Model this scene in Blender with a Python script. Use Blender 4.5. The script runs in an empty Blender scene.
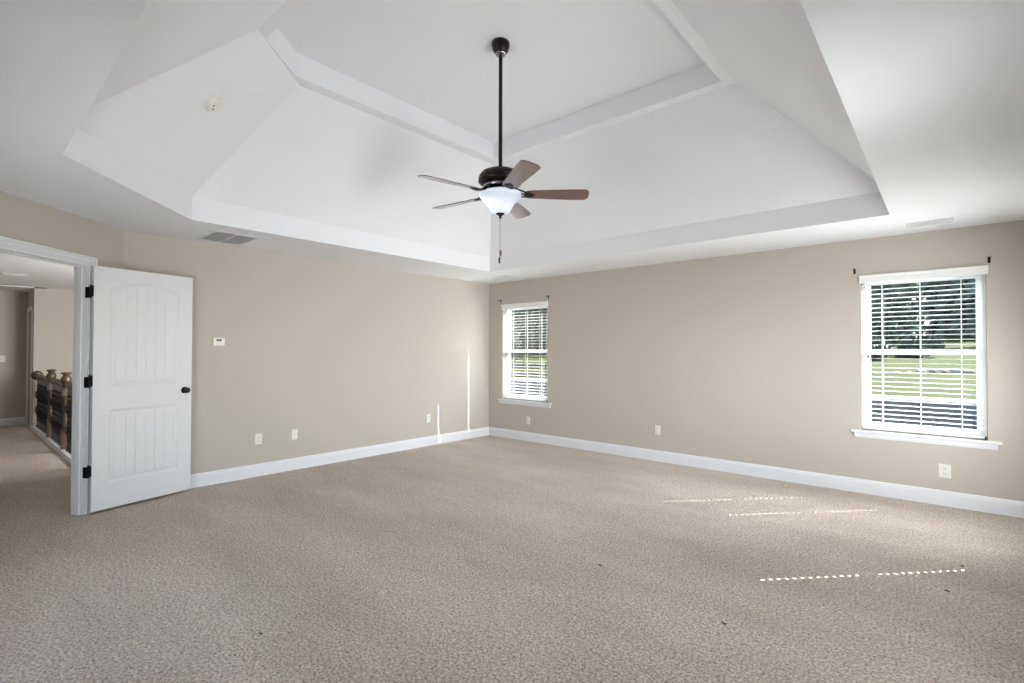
import bpy, bmesh, math, random
from mathutils import Vector, Matrix
import numpy as np

random.seed(7)
scn = bpy.context.scene
col = scn.collection
R = math.radians

# ------------------------------------------------------------------ camera, world, sun, exposure
H = 2.44                      # flat ceiling height
cd = bpy.data.cameras.new('camera')
cam = bpy.data.objects.new('camera', cd)
col.objects.link(cam)
cam.location = (0, 0, 1.353)
cam.rotation_euler = (Matrix.Rotation(0.720676, 4, 'Z') @ Matrix.Rotation(R(90.791), 4, 'X') @ Matrix.Rotation(R(0.12), 4, 'Z')).to_euler()
cd.sensor_width = 36.0
cd.lens = 500.79 / 1024 * 36.0
cd.shift_y = 2.82 / 1024
cd.clip_start = 0.02
scn.camera = cam

scn.view_settings.view_transform = 'Standard'
scn.view_settings.look = 'None'
scn.view_settings.gamma = 1.0
scn.view_settings.use_curve_mapping = False
scn.view_settings.exposure = 0.27

world = bpy.data.worlds.new('sky')
scn.world = world
world.use_nodes = True
wn = world.node_tree
wn.nodes.clear()
sky = wn.nodes.new('ShaderNodeTexSky')
sky.sky_type = 'NISHITA'
sky.sun_disc = False
sky.sun_elevation = R(43)
sky.sun_rotation = R(42)
bg = wn.nodes.new('ShaderNodeBackground')
bg.inputs['Strength'].default_value = 1.1
wo = wn.nodes.new('ShaderNodeOutputWorld')
wn.links.new(sky.outputs[0], bg.inputs[0])
wn.links.new(bg.outputs[0], wo.inputs[0])


def lamp(name, kind, loc, direction, energy, color=(1, 1, 1), size=None, angle=None, spread=180):
    d = bpy.data.lights.new(name, kind)
    d.energy = energy
    d.color = color
    o = bpy.data.objects.new(name, d)
    col.objects.link(o)
    o.location = loc
    o.rotation_euler = Vector(direction).to_track_quat('-Z', 'Y').to_euler()
    if kind == 'AREA':
        d.shape = 'RECTANGLE'
        d.size, d.size_y = size
        d.spread = R(spread)
    if kind == 'SUN':
        d.angle = angle
    return o


SUN = Vector((-0.68, -0.735, -0.872))
lamp('sun', 'SUN', (8, 12, 12), SUN, 48.0, (1.0, 0.98, 0.96), angle=R(0.3))
# daylight that enters by the far window of the side wall (out of the frame, to the right)
COOL = (0.95, 0.975, 1.0)
lamp('daylight_far_window', 'AREA', (0.50, 4.72, 1.33), (-1, 0.0, -0.10), 18, COOL, size=(0.9, 1.4), spread=70)
lamp('daylight_far_window_low', 'AREA', (0.51, 4.72, 1.05), (-1, 0.0, -0.15), 4, COOL, size=(0.9, 0.9))
lamp('daylight_far_window_side', 'AREA', (0.51, 4.72, 1.05), (-1, 0.7, -0.16), 16, COOL, size=(0.9, 0.9), spread=150)
lamp('fill_side_wall', 'AREA', (0.50, 2.45, 1.33), (-1, 0.0, 0.10), 10, COOL, size=(0.9, 1.4), spread=90)  # this and the next two: added fill lamps at an added near window
lamp('fill_side_wall_low', 'AREA', (0.51, 2.45, 1.05), (-1, 0.3, -0.15), 8, COOL, size=(0.9, 0.9), spread=150)
lamp('fill_side_wall_high', 'AREA', (0.50, 2.45, 1.20), (-1, 0.1, 0.45), 4, COOL, size=(0.9, 1.2), spread=70)
# added fill lamps behind the camera, at a rear window put in for them
lamp('fill_rear_wall', 'AREA', (-2.7, -0.44, 1.33), (0.15, 1, 0.10), 7, COOL, size=(1.3, 1.4), spread=90)
lamp('fill_rear_wall_left', 'AREA', (-2.7, -0.44, 1.10), (-1, 0.75, 0.22), 7, COOL, size=(1.3, 0.9), spread=110)
lamp('fill_rear_wall_low', 'AREA', (-2.7, -0.45, 1.00), (0.0, 1, 0.0), 6.5, COOL, size=(1.3, 0.8), spread=160)
# added fill lamp out of view in the stairwell, brightens the hallway
lamp('fill_stairwell', 'AREA', (-6.8, 2.30, 1.50), (-1, -0.24, -0.06), 60, (1, 0.985, 0.97), size=(1.2, 1.2), spread=135)


# ------------------------------------------------------------------ materials
def srgb(r, g, b):
    f = lambda v: (v / 255) / 12.92 if v / 255 <= 0.04045 else ((v / 255 + 0.055) / 1.055) ** 2.4
    return (f(r), f(g), f(b), 1)


def mat(name, color, rough=0.6, metal=0.0, noise=0.0, nscale=8.0, bump=0.0, bscale=60.0, coat=0.0, spec=0.5,
        emit=None, estr=0.0):
    m = bpy.data.materials.new(name)
    m.use_nodes = True
    nt = m.node_tree
    b = nt.nodes['Principled BSDF']
    b.inputs['Base Color'].default_value = color
    b.inputs['Roughness'].default_value = rough
    b.inputs['Metallic'].default_value = metal
    b.inputs['Specular IOR Level'].default_value = spec
    if coat:
        b.inputs['Coat Weight'].default_value = coat
        b.inputs['Coat Roughness'].default_value = 0.15
    if emit:
        b.inputs['Emission Color'].default_value = emit
        b.inputs['Emission Strength'].default_value = estr
    tc = nt.nodes.new('ShaderNodeTexCoord')
    if noise:
        n = nt.nodes.new('ShaderNodeTexNoise')
        n.inputs['Scale'].default_value = nscale
        n.inputs['Detail'].default_value = 4
        nt.links.new(tc.outputs['Object'], n.inputs['Vector'])
        mx = nt.nodes.new('ShaderNodeMix')
        mx.data_type = 'RGBA'
        mx.inputs['A'].default_value = tuple(c * (1 - noise) for c in color[:3]) + (1,)
        mx.inputs['B'].default_value = tuple(min(1, c * (1 + noise)) for c in color[:3]) + (1,)
        nt.links.new(n.outputs['Fac'], mx.inputs['Factor'])
        nt.links.new(mx.outputs['Result'], b.inputs['Base Color'])
    if bump:
        n2 = nt.nodes.new('ShaderNodeTexNoise')
        n2.inputs['Scale'].default_value = bscale
        n2.inputs['Detail'].default_value = 3
        nt.links.new(tc.outputs['Object'], n2.inputs['Vector'])
        bp = nt.nodes.new('ShaderNodeBump')
        bp.inputs['Strength'].default_value = bump
        bp.inputs['Distance'].default_value = 0.004
        nt.links.new(n2.outputs['Fac'], bp.inputs['Height'])
        nt.links.new(bp.outputs['Normal'], b.inputs['Normal'])
    return m


M = {}
M['wall'] = mat('beige wall paint', srgb(195, 187, 177), 0.8, noise=0.012, nscale=2.5, bump=0.08, bscale=220, spec=0.25)
M['ceiling'] = mat('white ceiling paint', srgb(238, 239, 241), 0.9, noise=0.008, nscale=2, bump=0.05, bscale=180, spec=0.2)
M['trim'] = mat('white semi gloss trim', srgb(232, 234, 238), 0.35, noise=0.008, nscale=5, spec=0.45)
M['door'] = mat('white door paint', srgb(228, 229, 231), 0.38, noise=0.008, nscale=6, spec=0.45)
M['black'] = mat('matte black hardware', srgb(22, 21, 22), 0.35, metal=0.4, noise=0.2, nscale=40)
M['bronze'] = mat('oil rubbed bronze', srgb(42, 34, 32), 0.32, metal=0.7, noise=0.15, nscale=20)
M['chrome'] = mat('polished dark nickel', srgb(150, 150, 160), 0.18, metal=1.0, noise=0.05, nscale=30)
M['chain'] = mat('pull chain metal', srgb(170, 165, 158), 0.35, metal=0.9, noise=0.1, nscale=90)
M['plastic'] = mat('white plastic', srgb(233, 230, 224), 0.4, noise=0.01, nscale=20)
M['slot'] = mat('dark slot', srgb(60, 56, 52), 0.6, noise=0.1, nscale=30)
M['lcd'] = mat('grey display glass', srgb(70, 72, 66), 0.25, noise=0.1, nscale=60)
M['blind'] = mat('white faux wood blind', srgb(240, 240, 238), 0.45, noise=0.01, nscale=10)
M['cord'] = mat('white cord', srgb(236, 236, 232), 0.8, noise=0.03, nscale=60)
M['tassel'] = mat('dark tassel', srgb(60, 58, 56), 0.5, noise=0.1, nscale=60)
M['vinyl'] = mat('white vinyl window frame', srgb(240, 241, 242), 0.4, noise=0.01, nscale=8)
M['vent'] = mat('white vent enamel', srgb(222, 222, 222), 0.5, noise=0.01, nscale=15)
M['filter'] = mat('grey filter cloth', srgb(112, 110, 108), 0.9, noise=0.12, nscale=40)
M['oak'] = mat('stained oak', srgb(78, 58, 43), 0.4, noise=0.25, nscale=14, coat=0.2)
M['oak_dark'] = mat('dark stained newel', srgb(58, 46, 40), 0.6, noise=0.25, nscale=14, coat=0.2)
M['iron'] = mat('black wrought iron', srgb(20, 19, 20), 0.5, metal=0.3, noise=0.15, nscale=40)
M['stone_wall'] = mat('dark retaining block', srgb(70, 70, 73), 0.9, noise=0.35, nscale=3, bump=0.6, bscale=12)
M['rock'] = mat('pale boulder', srgb(120, 118, 114), 0.9, noise=0.25, nscale=5, bump=0.6, bscale=9)
M['bark'] = mat('grey bark', srgb(46, 40, 36), 0.9, noise=0.3, nscale=6, bump=0.6, bscale=20)
M['lint'] = mat('dark lint', srgb(70, 62, 56), 0.9, noise=0.2, nscale=90)
M['siding'] = mat('pinkish siding', srgb(190, 164, 148), 0.8, noise=0.06, nscale=4)
M['subfloor'] = mat('stair carpet', srgb(150, 138, 126), 0.95, noise=0.1, nscale=60)


def wood_blade():
    m = mat('mahogany blade', srgb(88, 46, 40), 0.34, coat=1.0)
    nt = m.node_tree
    b = nt.nodes['Principled BSDF']
    tc = nt.nodes.new('ShaderNodeTexCoord')
    mp = nt.nodes.new('ShaderNodeMapping')
    mp.inputs['Scale'].default_value = (2, 40, 40)
    n = nt.nodes.new('ShaderNodeTexNoise')
    n.inputs['Scale'].default_value = 3
    n.inputs['Detail'].default_value = 6
    r = nt.nodes.new('ShaderNodeValToRGB')
    r.color_ramp.elements[0].position = 0.3
    r.color_ramp.elements[0].color = srgb(62, 30, 27)
    r.color_ramp.elements[1].position = 0.7
    r.color_ramp.elements[1].color = srgb(106, 58, 50)
    nt.links.new(tc.outputs['Object'], mp.inputs['Vector'])
    nt.links.new(mp.outputs['Vector'], n.inputs['Vector'])
    nt.links.new(n.outputs['Fac'], r.inputs['Fac'])
    nt.links.new(r.outputs['Color'], b.inputs['Base Color'])
    b.inputs['Coat Roughness'].default_value = 0.22
    b.inputs['Coat IOR'].default_value = 2.0
    return m


M['blade'] = wood_blade()


def carpet_mat():
    m = bpy.data.materials.new('beige frieze carpet')
    m.use_nodes = True
    nt = m.node_tree
    b = nt.nodes['Principled BSDF']
    b.inputs['Roughness'].default_value = 1.0
    b.inputs['Specular IOR Level'].default_value = 0.05
    b.inputs['Sheen Weight'].default_value = 0.15
    b.inputs['Sheen Roughness'].default_value = 0.6
    tc = nt.nodes.new('ShaderNodeTexCoord')
    # yarn flecks
    n1 = nt.nodes.new('ShaderNodeTexNoise')
    n1.inputs['Scale'].default_value = 85
    n1.inputs['Detail'].default_value = 3
    n1.inputs['Roughness'].default_value = 0.65
    n1.inputs['Distortion'].default_value = 0.6
    # brushed nap lanes and patches
    mp = nt.nodes.new('ShaderNodeMapping')
    mp.inputs['Rotation'].default_value = (0, 0, R(35))
    mp.inputs['Scale'].default_value = (0.5, 1.5, 1)
    n2 = nt.nodes.new('ShaderNodeTexNoise')
    n2.inputs['Scale'].default_value = 1.1
    n2.inputs['Detail'].default_value = 4
    n2.inputs['Roughness'].default_value = 0.6
    r1 = nt.nodes.new('ShaderNodeValToRGB')
    r1.color_ramp.elements[0].position = 0.33
    r1.color_ramp.elements[0].color = srgb(140, 125, 112)
    r1.color_ramp.elements[1].position = 0.62
    r1.color_ramp.elements[1].color = srgb(240, 225, 211)
    r2 = nt.nodes.new('ShaderNodeValToRGB')
    r2.color_ramp.elements[0].position = 0.35
    r2.color_ramp.elements[0].color = (0.80, 0.79, 0.78, 1)
    r2.color_ramp.elements[1].position = 0.62
    r2.color_ramp.elements[1].color = (1, 1, 1, 1)
    mx = nt.nodes.new('ShaderNodeMix')
    mx.data_type = 'RGBA'
    mx.blend_type = 'MULTIPLY'
    mx.inputs['Factor'].default_value = 1.0
    nt.links.new(tc.outputs['Object'], n1.inputs['Vector'])
    nt.links.new(tc.outputs['Object'], mp.inputs['Vector'])
    nt.links.new(mp.outputs['Vector'], n2.inputs['Vector'])
    nt.links.new(n1.outputs['Fac'], r1.inputs['Fac'])
    nt.links.new(n2.outputs['Fac'], r2.inputs['Fac'])
    nt.links.new(r1.outputs['Color'], mx.inputs['A'])
    nt.links.new(r2.outputs['Color'], mx.inputs['B'])
    nt.links.new(mx.outputs['Result'], b.inputs['Base Color'])
    bp = nt.nodes.new('ShaderNodeBump')
    bp.inputs['Strength'].default_value = 0.9
    bp.inputs['Distance'].default_value = 0.012
    nt.links.new(n1.outputs['Fac'], bp.inputs['Height'])
    nt.links.new(bp.outputs['Normal'], b.inputs['Normal'])
    return m


M['carpet'] = carpet_mat()


def grass_mat():
    m = mat('sunlit lawn', srgb(38, 42, 9), 0.95, noise=0.5, nscale=2.2, bump=0.5, bscale=25, spec=0.1)
    return m


M['grass'] = grass_mat()


def leaf_mat(name, c):
    m = mat(name, c, 0.6, noise=0.4, nscale=1.5, spec=0.3)
    return m


M['leaf_dark'] = leaf_mat('dark evergreen leaf', srgb(52, 60, 50))
M['leaf_grey'] = leaf_mat('grey green leaf', srgb(78, 88, 80))
M['leaf_light'] = leaf_mat('light green leaf', srgb(52, 62, 32))


def glass_mat():
    m = bpy.data.materials.new('clear window glass')
    m.use_nodes = True
    nt = m.node_tree
    nt.nodes.clear()
    t = nt.nodes.new('ShaderNodeBsdfTransparent')
    t.inputs[0].default_value = (0.92, 0.95, 0.93, 1)
    g = nt.nodes.new('ShaderNodeBsdfGlossy')
    g.inputs['Roughness'].default_value = 0.02
    lw = nt.nodes.new('ShaderNodeLayerWeight')
    lw.inputs['Blend'].default_value = 0.2
    f = nt.nodes.new('ShaderNodeMapRange')
    f.inputs['To Min'].default_value = 0.03
    f.inputs['To Max'].default_value = 0.5
    nt.links.new(lw.outputs['Facing'], f.inputs['Value'])
    mx = nt.nodes.new('ShaderNodeMixShader')
    o = nt.nodes.new('ShaderNodeOutputMaterial')
    nt.links.new(f.outputs[0], mx.inputs[0])
    nt.links.new(t.outputs[0], mx.inputs[1])
    nt.links.new(g.outputs[0], mx.inputs[2])
    nt.links.new(mx.outputs[0], o.inputs[0])
    return m


M['glass'] = glass_mat()


def bowl_mat():
    m = mat('frosted alabaster glass', srgb(236, 238, 246), 0.35, noise=0.04, nscale=9, coat=0.3)
    nt = m.node_tree
    b = nt.nodes['Principled BSDF']
    o = nt.nodes['Material Output']
    t = nt.nodes.new('ShaderNodeBsdfTranslucent')
    t.inputs[0].default_value = (0.80, 0.83, 0.92, 1)
    mx = nt.nodes.new('ShaderNodeMixShader')
    mx.inputs[0].default_value = 0.45
    nt.links.new(b.outputs[0], mx.inputs[1])
    nt.links.new(t.outputs[0], mx.inputs[2])
    nt.links.new(mx.outputs[0], o.inputs[0])
    return m


M['bowl'] = bowl_mat()


# ------------------------------------------------------------------ mesh helpers
class MB:
    def __init__(s):
        s.bm = bmesh.new()

    def box(s, x0, x1, y0, y1, z0, z1, mtx=None):
        vs = [s.bm.verts.new(Vector(p)) for p in
              ((x0, y0, z0), (x1, y0, z0), (x1, y1, z0), (x0, y1, z0),
               (x0, y0, z1), (x1, y0, z1), (x1, y1, z1), (x0, y1, z1))]
        for f in ((0, 3, 2, 1), (4, 5, 6, 7), (0, 1, 5, 4), (1, 2, 6, 5), (2, 3, 7, 6), (3, 0, 4, 7)):
            s.bm.faces.new([vs[i] for i in f])
        if mtx:
            for v in vs:
                v.co = mtx @ v.co
        return s

    def prism(s, pts, vec, mtx=None):
        """closed polygon pts swept by vec"""
        a = [s.bm.verts.new(Vector(p)) for p in pts]
        b = [s.bm.verts.new(Vector(p) + Vector(vec)) for p in pts]
        n = len(pts)
        s.bm.faces.new(a[::-1])
        s.bm.faces.new(b)
        for i in range(n):
            j = (i + 1) % n
            s.bm.faces.new((a[i], a[j], b[j], b[i]))
        if mtx:
            for v in a + b:
                v.co = mtx @ v.co
        return s

    def lathe(s, prof, c=(0, 0, 0), seg=32, mtx=None, wave=None, caps=True):
        rings = []
        c = Vector(c)
        for r, z in prof:
            ring = []
            for k in range(seg):
                a = 2 * math.pi * k / seg
                rr = r * (1 + (wave(a, z) if wave else 0))
                p = Vector((rr * math.cos(a), rr * math.sin(a), z)) + c
                ring.append(s.bm.verts.new(mtx @ p if mtx else p))
            rings.append(ring)
        for i in range(len(rings) - 1):
            for k in range(seg):
                j = (k + 1) % seg
                s.bm.faces.new((rings[i][k], rings[i][j], rings[i + 1][j], rings[i + 1][k]))
        if caps:
            s.bm.faces.new(rings[0][::-1])
            s.bm.faces.new(rings[-1])
        return s

    def tube(s, pts, r, seg=8):
        pts = [Vector(p) for p in pts]
        rings = []
        n = len(pts)
        for i, p in enumerate(pts):
            t = (pts[min(i + 1, n - 1)] - pts[max(i - 1, 0)]).normalized()
            up = Vector((0, 0, 1)) if abs(t.z) < 0.95 else Vector((1, 0, 0))
            u = t.cross(up).normalized()
            v = t.cross(u).normalized()
            rr = r[i] if isinstance(r, (list, tuple)) else r
            rings.append([s.bm.verts.new(p + (u * math.cos(2 * math.pi * k / seg) + v * math.sin(2 * math.pi * k / seg)) * rr)
                          for k in range(seg)])
        for i in range(n - 1):
            for k in range(seg):
                j = (k + 1) % seg
                s.bm.faces.new((rings[i][k], rings[i][j], rings[i + 1][j], rings[i + 1][k]))
        s.bm.faces.new(rings[0][::-1])
        s.bm.faces.new(rings[-1])
        return s

    def quad(s, *ps):
        s.bm.faces.new([s.bm.verts.new(Vector(p)) for p in ps])
        return s

    def build(s, name, m, parent=None, smooth=False, bevel=0.0, loc=None, normals=True, mtx=None):
        if mtx:
            s.bm.transform(mtx)
        if normals:
            bmesh.ops.recalc_face_normals(s.bm, faces=s.bm.faces[:])
        if smooth:
            for f in s.bm.faces:
                f.smooth = True
        me = bpy.data.meshes.new(name)
        s.bm.to_mesh(me)
        s.bm.free()
        me.materials.append(m)
        o = bpy.data.objects.new(name, me)
        col.objects.link(o)
        if parent:
            o.parent = parent
        if loc:
            o.location = loc
        if bevel:
            b = o.modifiers.new('bevel', 'BEVEL')
            b.width = bevel
            b.segments = 2
            b.limit_method = 'ANGLE'
            b.angle_limit = R(40)
        if smooth:
            e = o.modifiers.new('split', 'EDGE_SPLIT')
            e.split_angle = R(45)
        return o


def tag(o, label=None, cat=None, group=None, kind=None):
    if label:
        o['label'] = label
    if cat:
        o['category'] = cat
    if group:
        o['group'] = group
    if kind:
        o['kind'] = kind
    return o


def empty(name, loc=(0, 0, 0), rz=0.0):
    o = bpy.data.objects.new(name, None)
    o.empty_display_size = 0.1
    col.objects.link(o)
    o.location = loc
    o.rotation_euler = (0, 0, rz)
    return o


def copy_tree(o, parent=None):
    c = o.copy()
    col.objects.link(c)
    if parent:
        c.parent = parent
    for ch in [x for x in bpy.data.objects if x.parent == o]:
        copy_tree(ch, c)
    return c


# ------------------------------------------------------------------ room shell
X0, Y0 = -5.635, 5.85            # left wall, right wall
XE, YN = 0.55, -0.48             # side wall, rear wall
TH = 0.15
C1 = Vector((X0, 1.075, 0))      # entry wall meets left wall
ED = Vector((0.680, -0.733, 0)).normalized()
EN = Vector((-ED.y, ED.x, 0))    # into the room
C2 = C1 + ED * ((YN - C1.y) / ED.y)   # entry wall meets rear wall
WIN_Z0, WIN_Z1 = 0.605, 2.075
WR = (-0.655, 0.224)             # window 2
WL = (-5.335, -4.445)            # window 1


def wall_with_holes(name, length, holes, mtx, th=TH, z0=0.0, z1=H, label=None):
    """wall in local x (0..length), thickness in local +y (0..th)"""
    b = MB()
    xs = sorted({0, length} | {h[0] for h in holes} | {h[1] for h in holes})
    for i in range(len(xs) - 1):
        a, c = xs[i], xs[i + 1]
        hs = [h for h in holes if h[0] <= a + 1e-6 and h[1] >= c - 1e-6]
        zz = z0
        for h in sorted(hs, key=lambda q: q[2]):
            if h[2] > zz + 1e-6:
                b.box(a, c, 0, th, zz, h[2])
            zz = h[3]
        if zz < z1 - 1e-6:
            b.box(a, c, 0, th, zz, z1)
    o = b.build(name, M['wall'], mtx=mtx)
    tag(o, label, 'wall', kind='structure')
    return o


def frame_mtx(origin, xdir, ydir):
    x = Vector(xdir).normalized()
    y = Vector(ydir).normalized()
    z = Vector((0, 0, 1))
    m = Matrix((x, y, z)).transposed().to_4x4()
    m.translation = Vector(origin)
    return m


# right wall: local x along +X, thickness +Y
wall_with_holes('wall_right', XE + TH - (X0 - TH),
                [(WL[0] - X0 + TH, WL[1] - X0 + TH, WIN_Z0, WIN_Z1), (WR[0] - X0 + TH, WR[1] - X0 + TH, WIN_Z0, WIN_Z1)],
                frame_mtx((X0 - TH, Y0, 0), (1, 0, 0), (0, 1, 0)), label='beige wall with the two blinded windows')
wall_with_holes('wall_left', Y0 - C1.y, [], frame_mtx((X0, C1.y, 0), (0, 1, 0), (-1, 0, 0)),
                label='long beige wall behind the open door')
DOOR0, DOOR1, DOORZ = 0.368, 1.850, 2.070
LEN_D = (C2 - C1).length
MD = frame_mtx(C1, ED, -EN)
wall_with_holes('wall_entry', LEN_D, [(DOOR0, DOOR1, 0, DOORZ)], MD, th=0.110, label='angled beige wall around the doorway')
wall_with_holes('wall_rear', XE + TH - C2.x, [(-3.35 - C2.x, -2.05 - C2.x, WIN_Z0, WIN_Z1)], frame_mtx((C2.x, YN, 0), (1, 0, 0), (0, -1, 0)),
                label='beige wall behind the camera')
SW = [(4.27, 5.17), (2.0, 2.9)]  # side wall windows; the second is added for fill light
wall_with_holes('wall_side', Y0 - YN + 0, [(a - YN, b - YN, WIN_Z0, WIN_Z1) for a, b in SW],
                frame_mtx((XE, YN, 0), (0, 1, 0), (1, 0, 0)), label='beige wall to the right of the camera')

# floor: bedroom and hallway carpet in one sheet
f = MB()
for x0, x1, y0, y1 in ((X0 - TH, XE + TH, YN - TH, Y0 + TH), (-13.6, X0 - TH, -1.7, 1.15), (X0 - TH, -4.0, -1.7, YN - TH)):
    f.box(x0, x1, y0, y1, -0.12, 0)
tag(f.build('floor', M['carpet']), 'beige frieze carpet running from the room into the hallway', 'floor', kind='structure')

# ceiling with the stepped tray
ZF, ZR, ZT = 2.635, 3.50, 3.685
T0 = [(-4.74, 1.36), (-4.74, 4.937), (-0.362, 4.937), (-0.338, 0.40), (-3.70, 0.43)]     # lower edge
T1 = [(-3.953, 1.884), (-3.953, 4.157), (-1.274, 4.157), (-1.274, 1.369), (-3.468, 1.369)]  # top of slopes
T2 = [(-3.833, 1.800), (-3.833, 4.060), (-1.362, 4.060), (-1.362, 1.446), (-3.53, 1.446)]   # inner edge of the ledge
OUT = [(X0 - TH, 0.95), (X0 - TH, Y0 + TH), (XE + TH, Y0 + TH), (XE + TH, YN - TH), (-4.15, YN - TH)]
cb = MB()
loops = [[cb.bm.verts.new((x, y, z)) for x, y in L] for L, z in ((OUT, H), (T0, H), (T0, ZF), (T1, ZR), (T2, ZR), (T2, ZT))]
for a, b in zip(loops[:-1], loops[1:]):
    for i in range(5):
        j = (i + 1) % 5
        cb.bm.faces.new((a[i], a[j], b[j], b[i]))
cb.bm.faces.new(loops[-1])
tag(cb.build('ceiling', M['ceiling']), 'white ceiling with a deep sloped tray and raised centre', 'ceiling', kind='structure')

# hallway shell
hb = MB()
hb.box(-11.85, X0 - TH, -1.7, 2.95, H, H + 0.1)
hb.box(X0 - TH, -4.0, -1.7, YN - TH, H, H + 0.1)
hb.prism([(X0 - TH, YN - TH, H), (-4.15, YN - TH, H), (X0 - TH, 0.95, H)], (0, 0, 0.1))
tag(hb.build('ceiling_hallway', M['ceiling']), 'white hallway ceiling seen through the doorway', 'ceiling', kind='structure')
tag(MB().box(-13.6, -11.85, -1.7, 1.2, 2.425, 2.55).build('ceiling_recess', M['ceiling']),
    'lower ceiling strip over the hallway recess', 'ceiling', kind='structure')
tag(MB().box(-12.9, -12.75, -1.7, 1.04, 0, 2.43).build('wall_hallway_end', M['wall']),
    'shaded tan wall at the far end of the hallway', 'wall', kind='structure')
tag(MB().box(-12.0, -11.85, 1.04, 2.95, -2.5, H).build('wall_stairwell', M['wall']),
    'pale wall beyond the stair railing', 'wall', kind='structure')
tag(MB().box(-13.6, X0 - TH, 2.95, 3.1, -2.5, H).build('wall_stairwell_side', M['wall']), 'stairwell side wall', 'wall', kind='structure')
tag(MB().box(-13.6, -3.9, -1.85, -1.7, 0, H).build('wall_hallway_side', M['wall']), 'hallway side wall', 'wall', kind='structure')
tag(MB().box(-4.0, -3.85, -1.7, YN - TH, 0, H).build('wall_hallway_near', M['wall']), 'hallway near wall', 'wall', kind='structure')
jw = MB()
jw.box(-12.9, -12.62, 1.04, 1.16, 0, 2.425).box(-12.62, -12.0, 1.04, 1.16, 2.05, 2.425)
tag(jw.build('wall_hallway_jog', M['wall']), 'short wall holding the far hallway door', 'wall', kind='structure')
d2 = empty('door_2', (-12.31, 1.06, 0))
tag(d2, 'far narrow white doorway in the short hallway wall', 'door', kind='structure')
MB().box(-0.305, 0.305, 0.05, 0.085, 0.01, 2.03).build('leaf', M['door'], d2, bevel=0.004)
cs = MB()
for a, b in ((-0.37, -0.305), (0.305, 0.37)):
    cs.box(a, b, -0.04, -0.021, 0, 2.12)
cs.box(-0.37, 0.37, -0.042, -0.021, 2.05, 2.12)
cs.build('casing', M['trim'], d2, bevel=0.004)
tag(MB().box(-13.6, X0 - TH, 1.15, 2.95, -2.6, -2.5).build('floor_stairwell', M['subfloor']), 'stairwell landing below the railing', 'floor', kind='structure')


# ------------------------------------------------------------------ baseboards
def baseboard(name, a, b, n, label, h=0.133):
    """from a to b on the floor, n = direction into the room"""
    a, b, n = Vector(a + (0,)), Vector(b + (0,)), Vector(n + (0,)).normalized()
    prof = [(0, 0), (0.016, 0), (0.016, h - 0.030), (0.012, h - 0.024), (0.012, h - 0.014), (0.006, h - 0.004), (0.005, h), (0, h)]
    pts = [a + n * u + Vector((0, 0, v)) for u, v in prof]
    o = MB().prism(pts, b - a).build(name, M['trim'])
    tag(o, label, 'baseboard', kind='structure')
    return o


baseboard('baseboard_left', (X0, C1.y + 0.02), (X0, Y0), (1, 0), 'white baseboard along the left wall')
baseboard('baseboard_right', (X0 + 0.016, Y0), (XE, Y0), (0, -1), 'white baseboard under the two windows')
baseboard('baseboard_side', (XE, YN), (XE, Y0 - 0.016), (-1, 0), 'white baseboard of the side wall')
baseboard('baseboard_rear', (C2.x + 0.05, YN), (XE - 0.016, YN), (0, 1), 'white baseboard of the rear wall')
p_ = lambda s: (C1.x + ED.x * s, C1.y + ED.y * s)
baseboard('baseboard_entry', p_(0.02), p_(DOOR0 - 0.064), (EN.x, EN.y), 'short white baseboard beside the door casing')
baseboard('baseboard_hallway', (-12.75, -1.7), (-12.75, 1.04), (1, 0), 'white baseboard at the hallway end')

# ------------------------------------------------------------------ doorway: jamb, casing, open leaf
dj = MB()
JT = 0.022
dj.box(DOOR0, DOOR0 + JT, -0.002, 0.112, 0, DOORZ, MD).box(DOOR1 - JT, DOOR1, -0.002, 0.112, 0, DOORZ, MD)
dj.box(DOOR0 + JT, DOOR1 - JT, -0.002, 0.112, DOORZ - JT, DOORZ, MD)
dj.box(DOOR0 + JT, DOOR0 + JT + 0.011, 0.040, 0.075, 0, DOORZ - JT, MD)
dj.box(DOOR1 - JT - 0.011, DOOR1 - JT, 0.040, 0.075, 0, DOORZ - JT, MD)
dj.box(DOOR0 + JT + 0.011, DOOR1 - JT - 0.011, 0.040, 0.075, DOORZ - JT - 0.011, DOORZ - JT, MD)
tag(dj.build('trim_1', M['trim'], bevel=0.002), 'white door jamb lining with stop', 'trim', kind='structure')


def casing(y_face, sgn, name, label):
    b = MB()
    W = 0.066

    def leg(x_in, dirx):
        # stepped profile, thicker at the outer edge
        for u0, u1, t in ((0, 0.016, 0.010), (0.016, 0.046, 0.014), (0.046, W, 0.019)):
            xa, xb = sorted((x_in + dirx * u0, x_in + dirx * u1))
            ya, yb = sorted((y_face, y_face + sgn * t))
            b.box(xa, xb, ya, yb, 0, DOORZ + u1 - 0.006, MD)
    leg(DOOR0 + 0.006, -1)
    leg(DOOR1 - 0.006, 1)
    for u0, u1, t in ((0, 0.016, 0.010), (0.016, 0.046, 0.014), (0.046, W, 0.019)):
        ya, yb = sorted((y_face, y_face + sgn * t))
        b.box(DOOR0 + 0.006 - u0, DOOR1 - 0.006 + u0, ya, yb, DOORZ - 0.006 + u0, DOORZ - 0.006 + u1, MD)
    tag(b.build(name, M['trim'], bevel=0.0025), label, 'trim', kind='structure')


casing(0.0, -1, 'trim_2', 'white door casing on the room side')
casing(0.110, 1, 'trim_3', 'white door casing on the hallway side')

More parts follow.
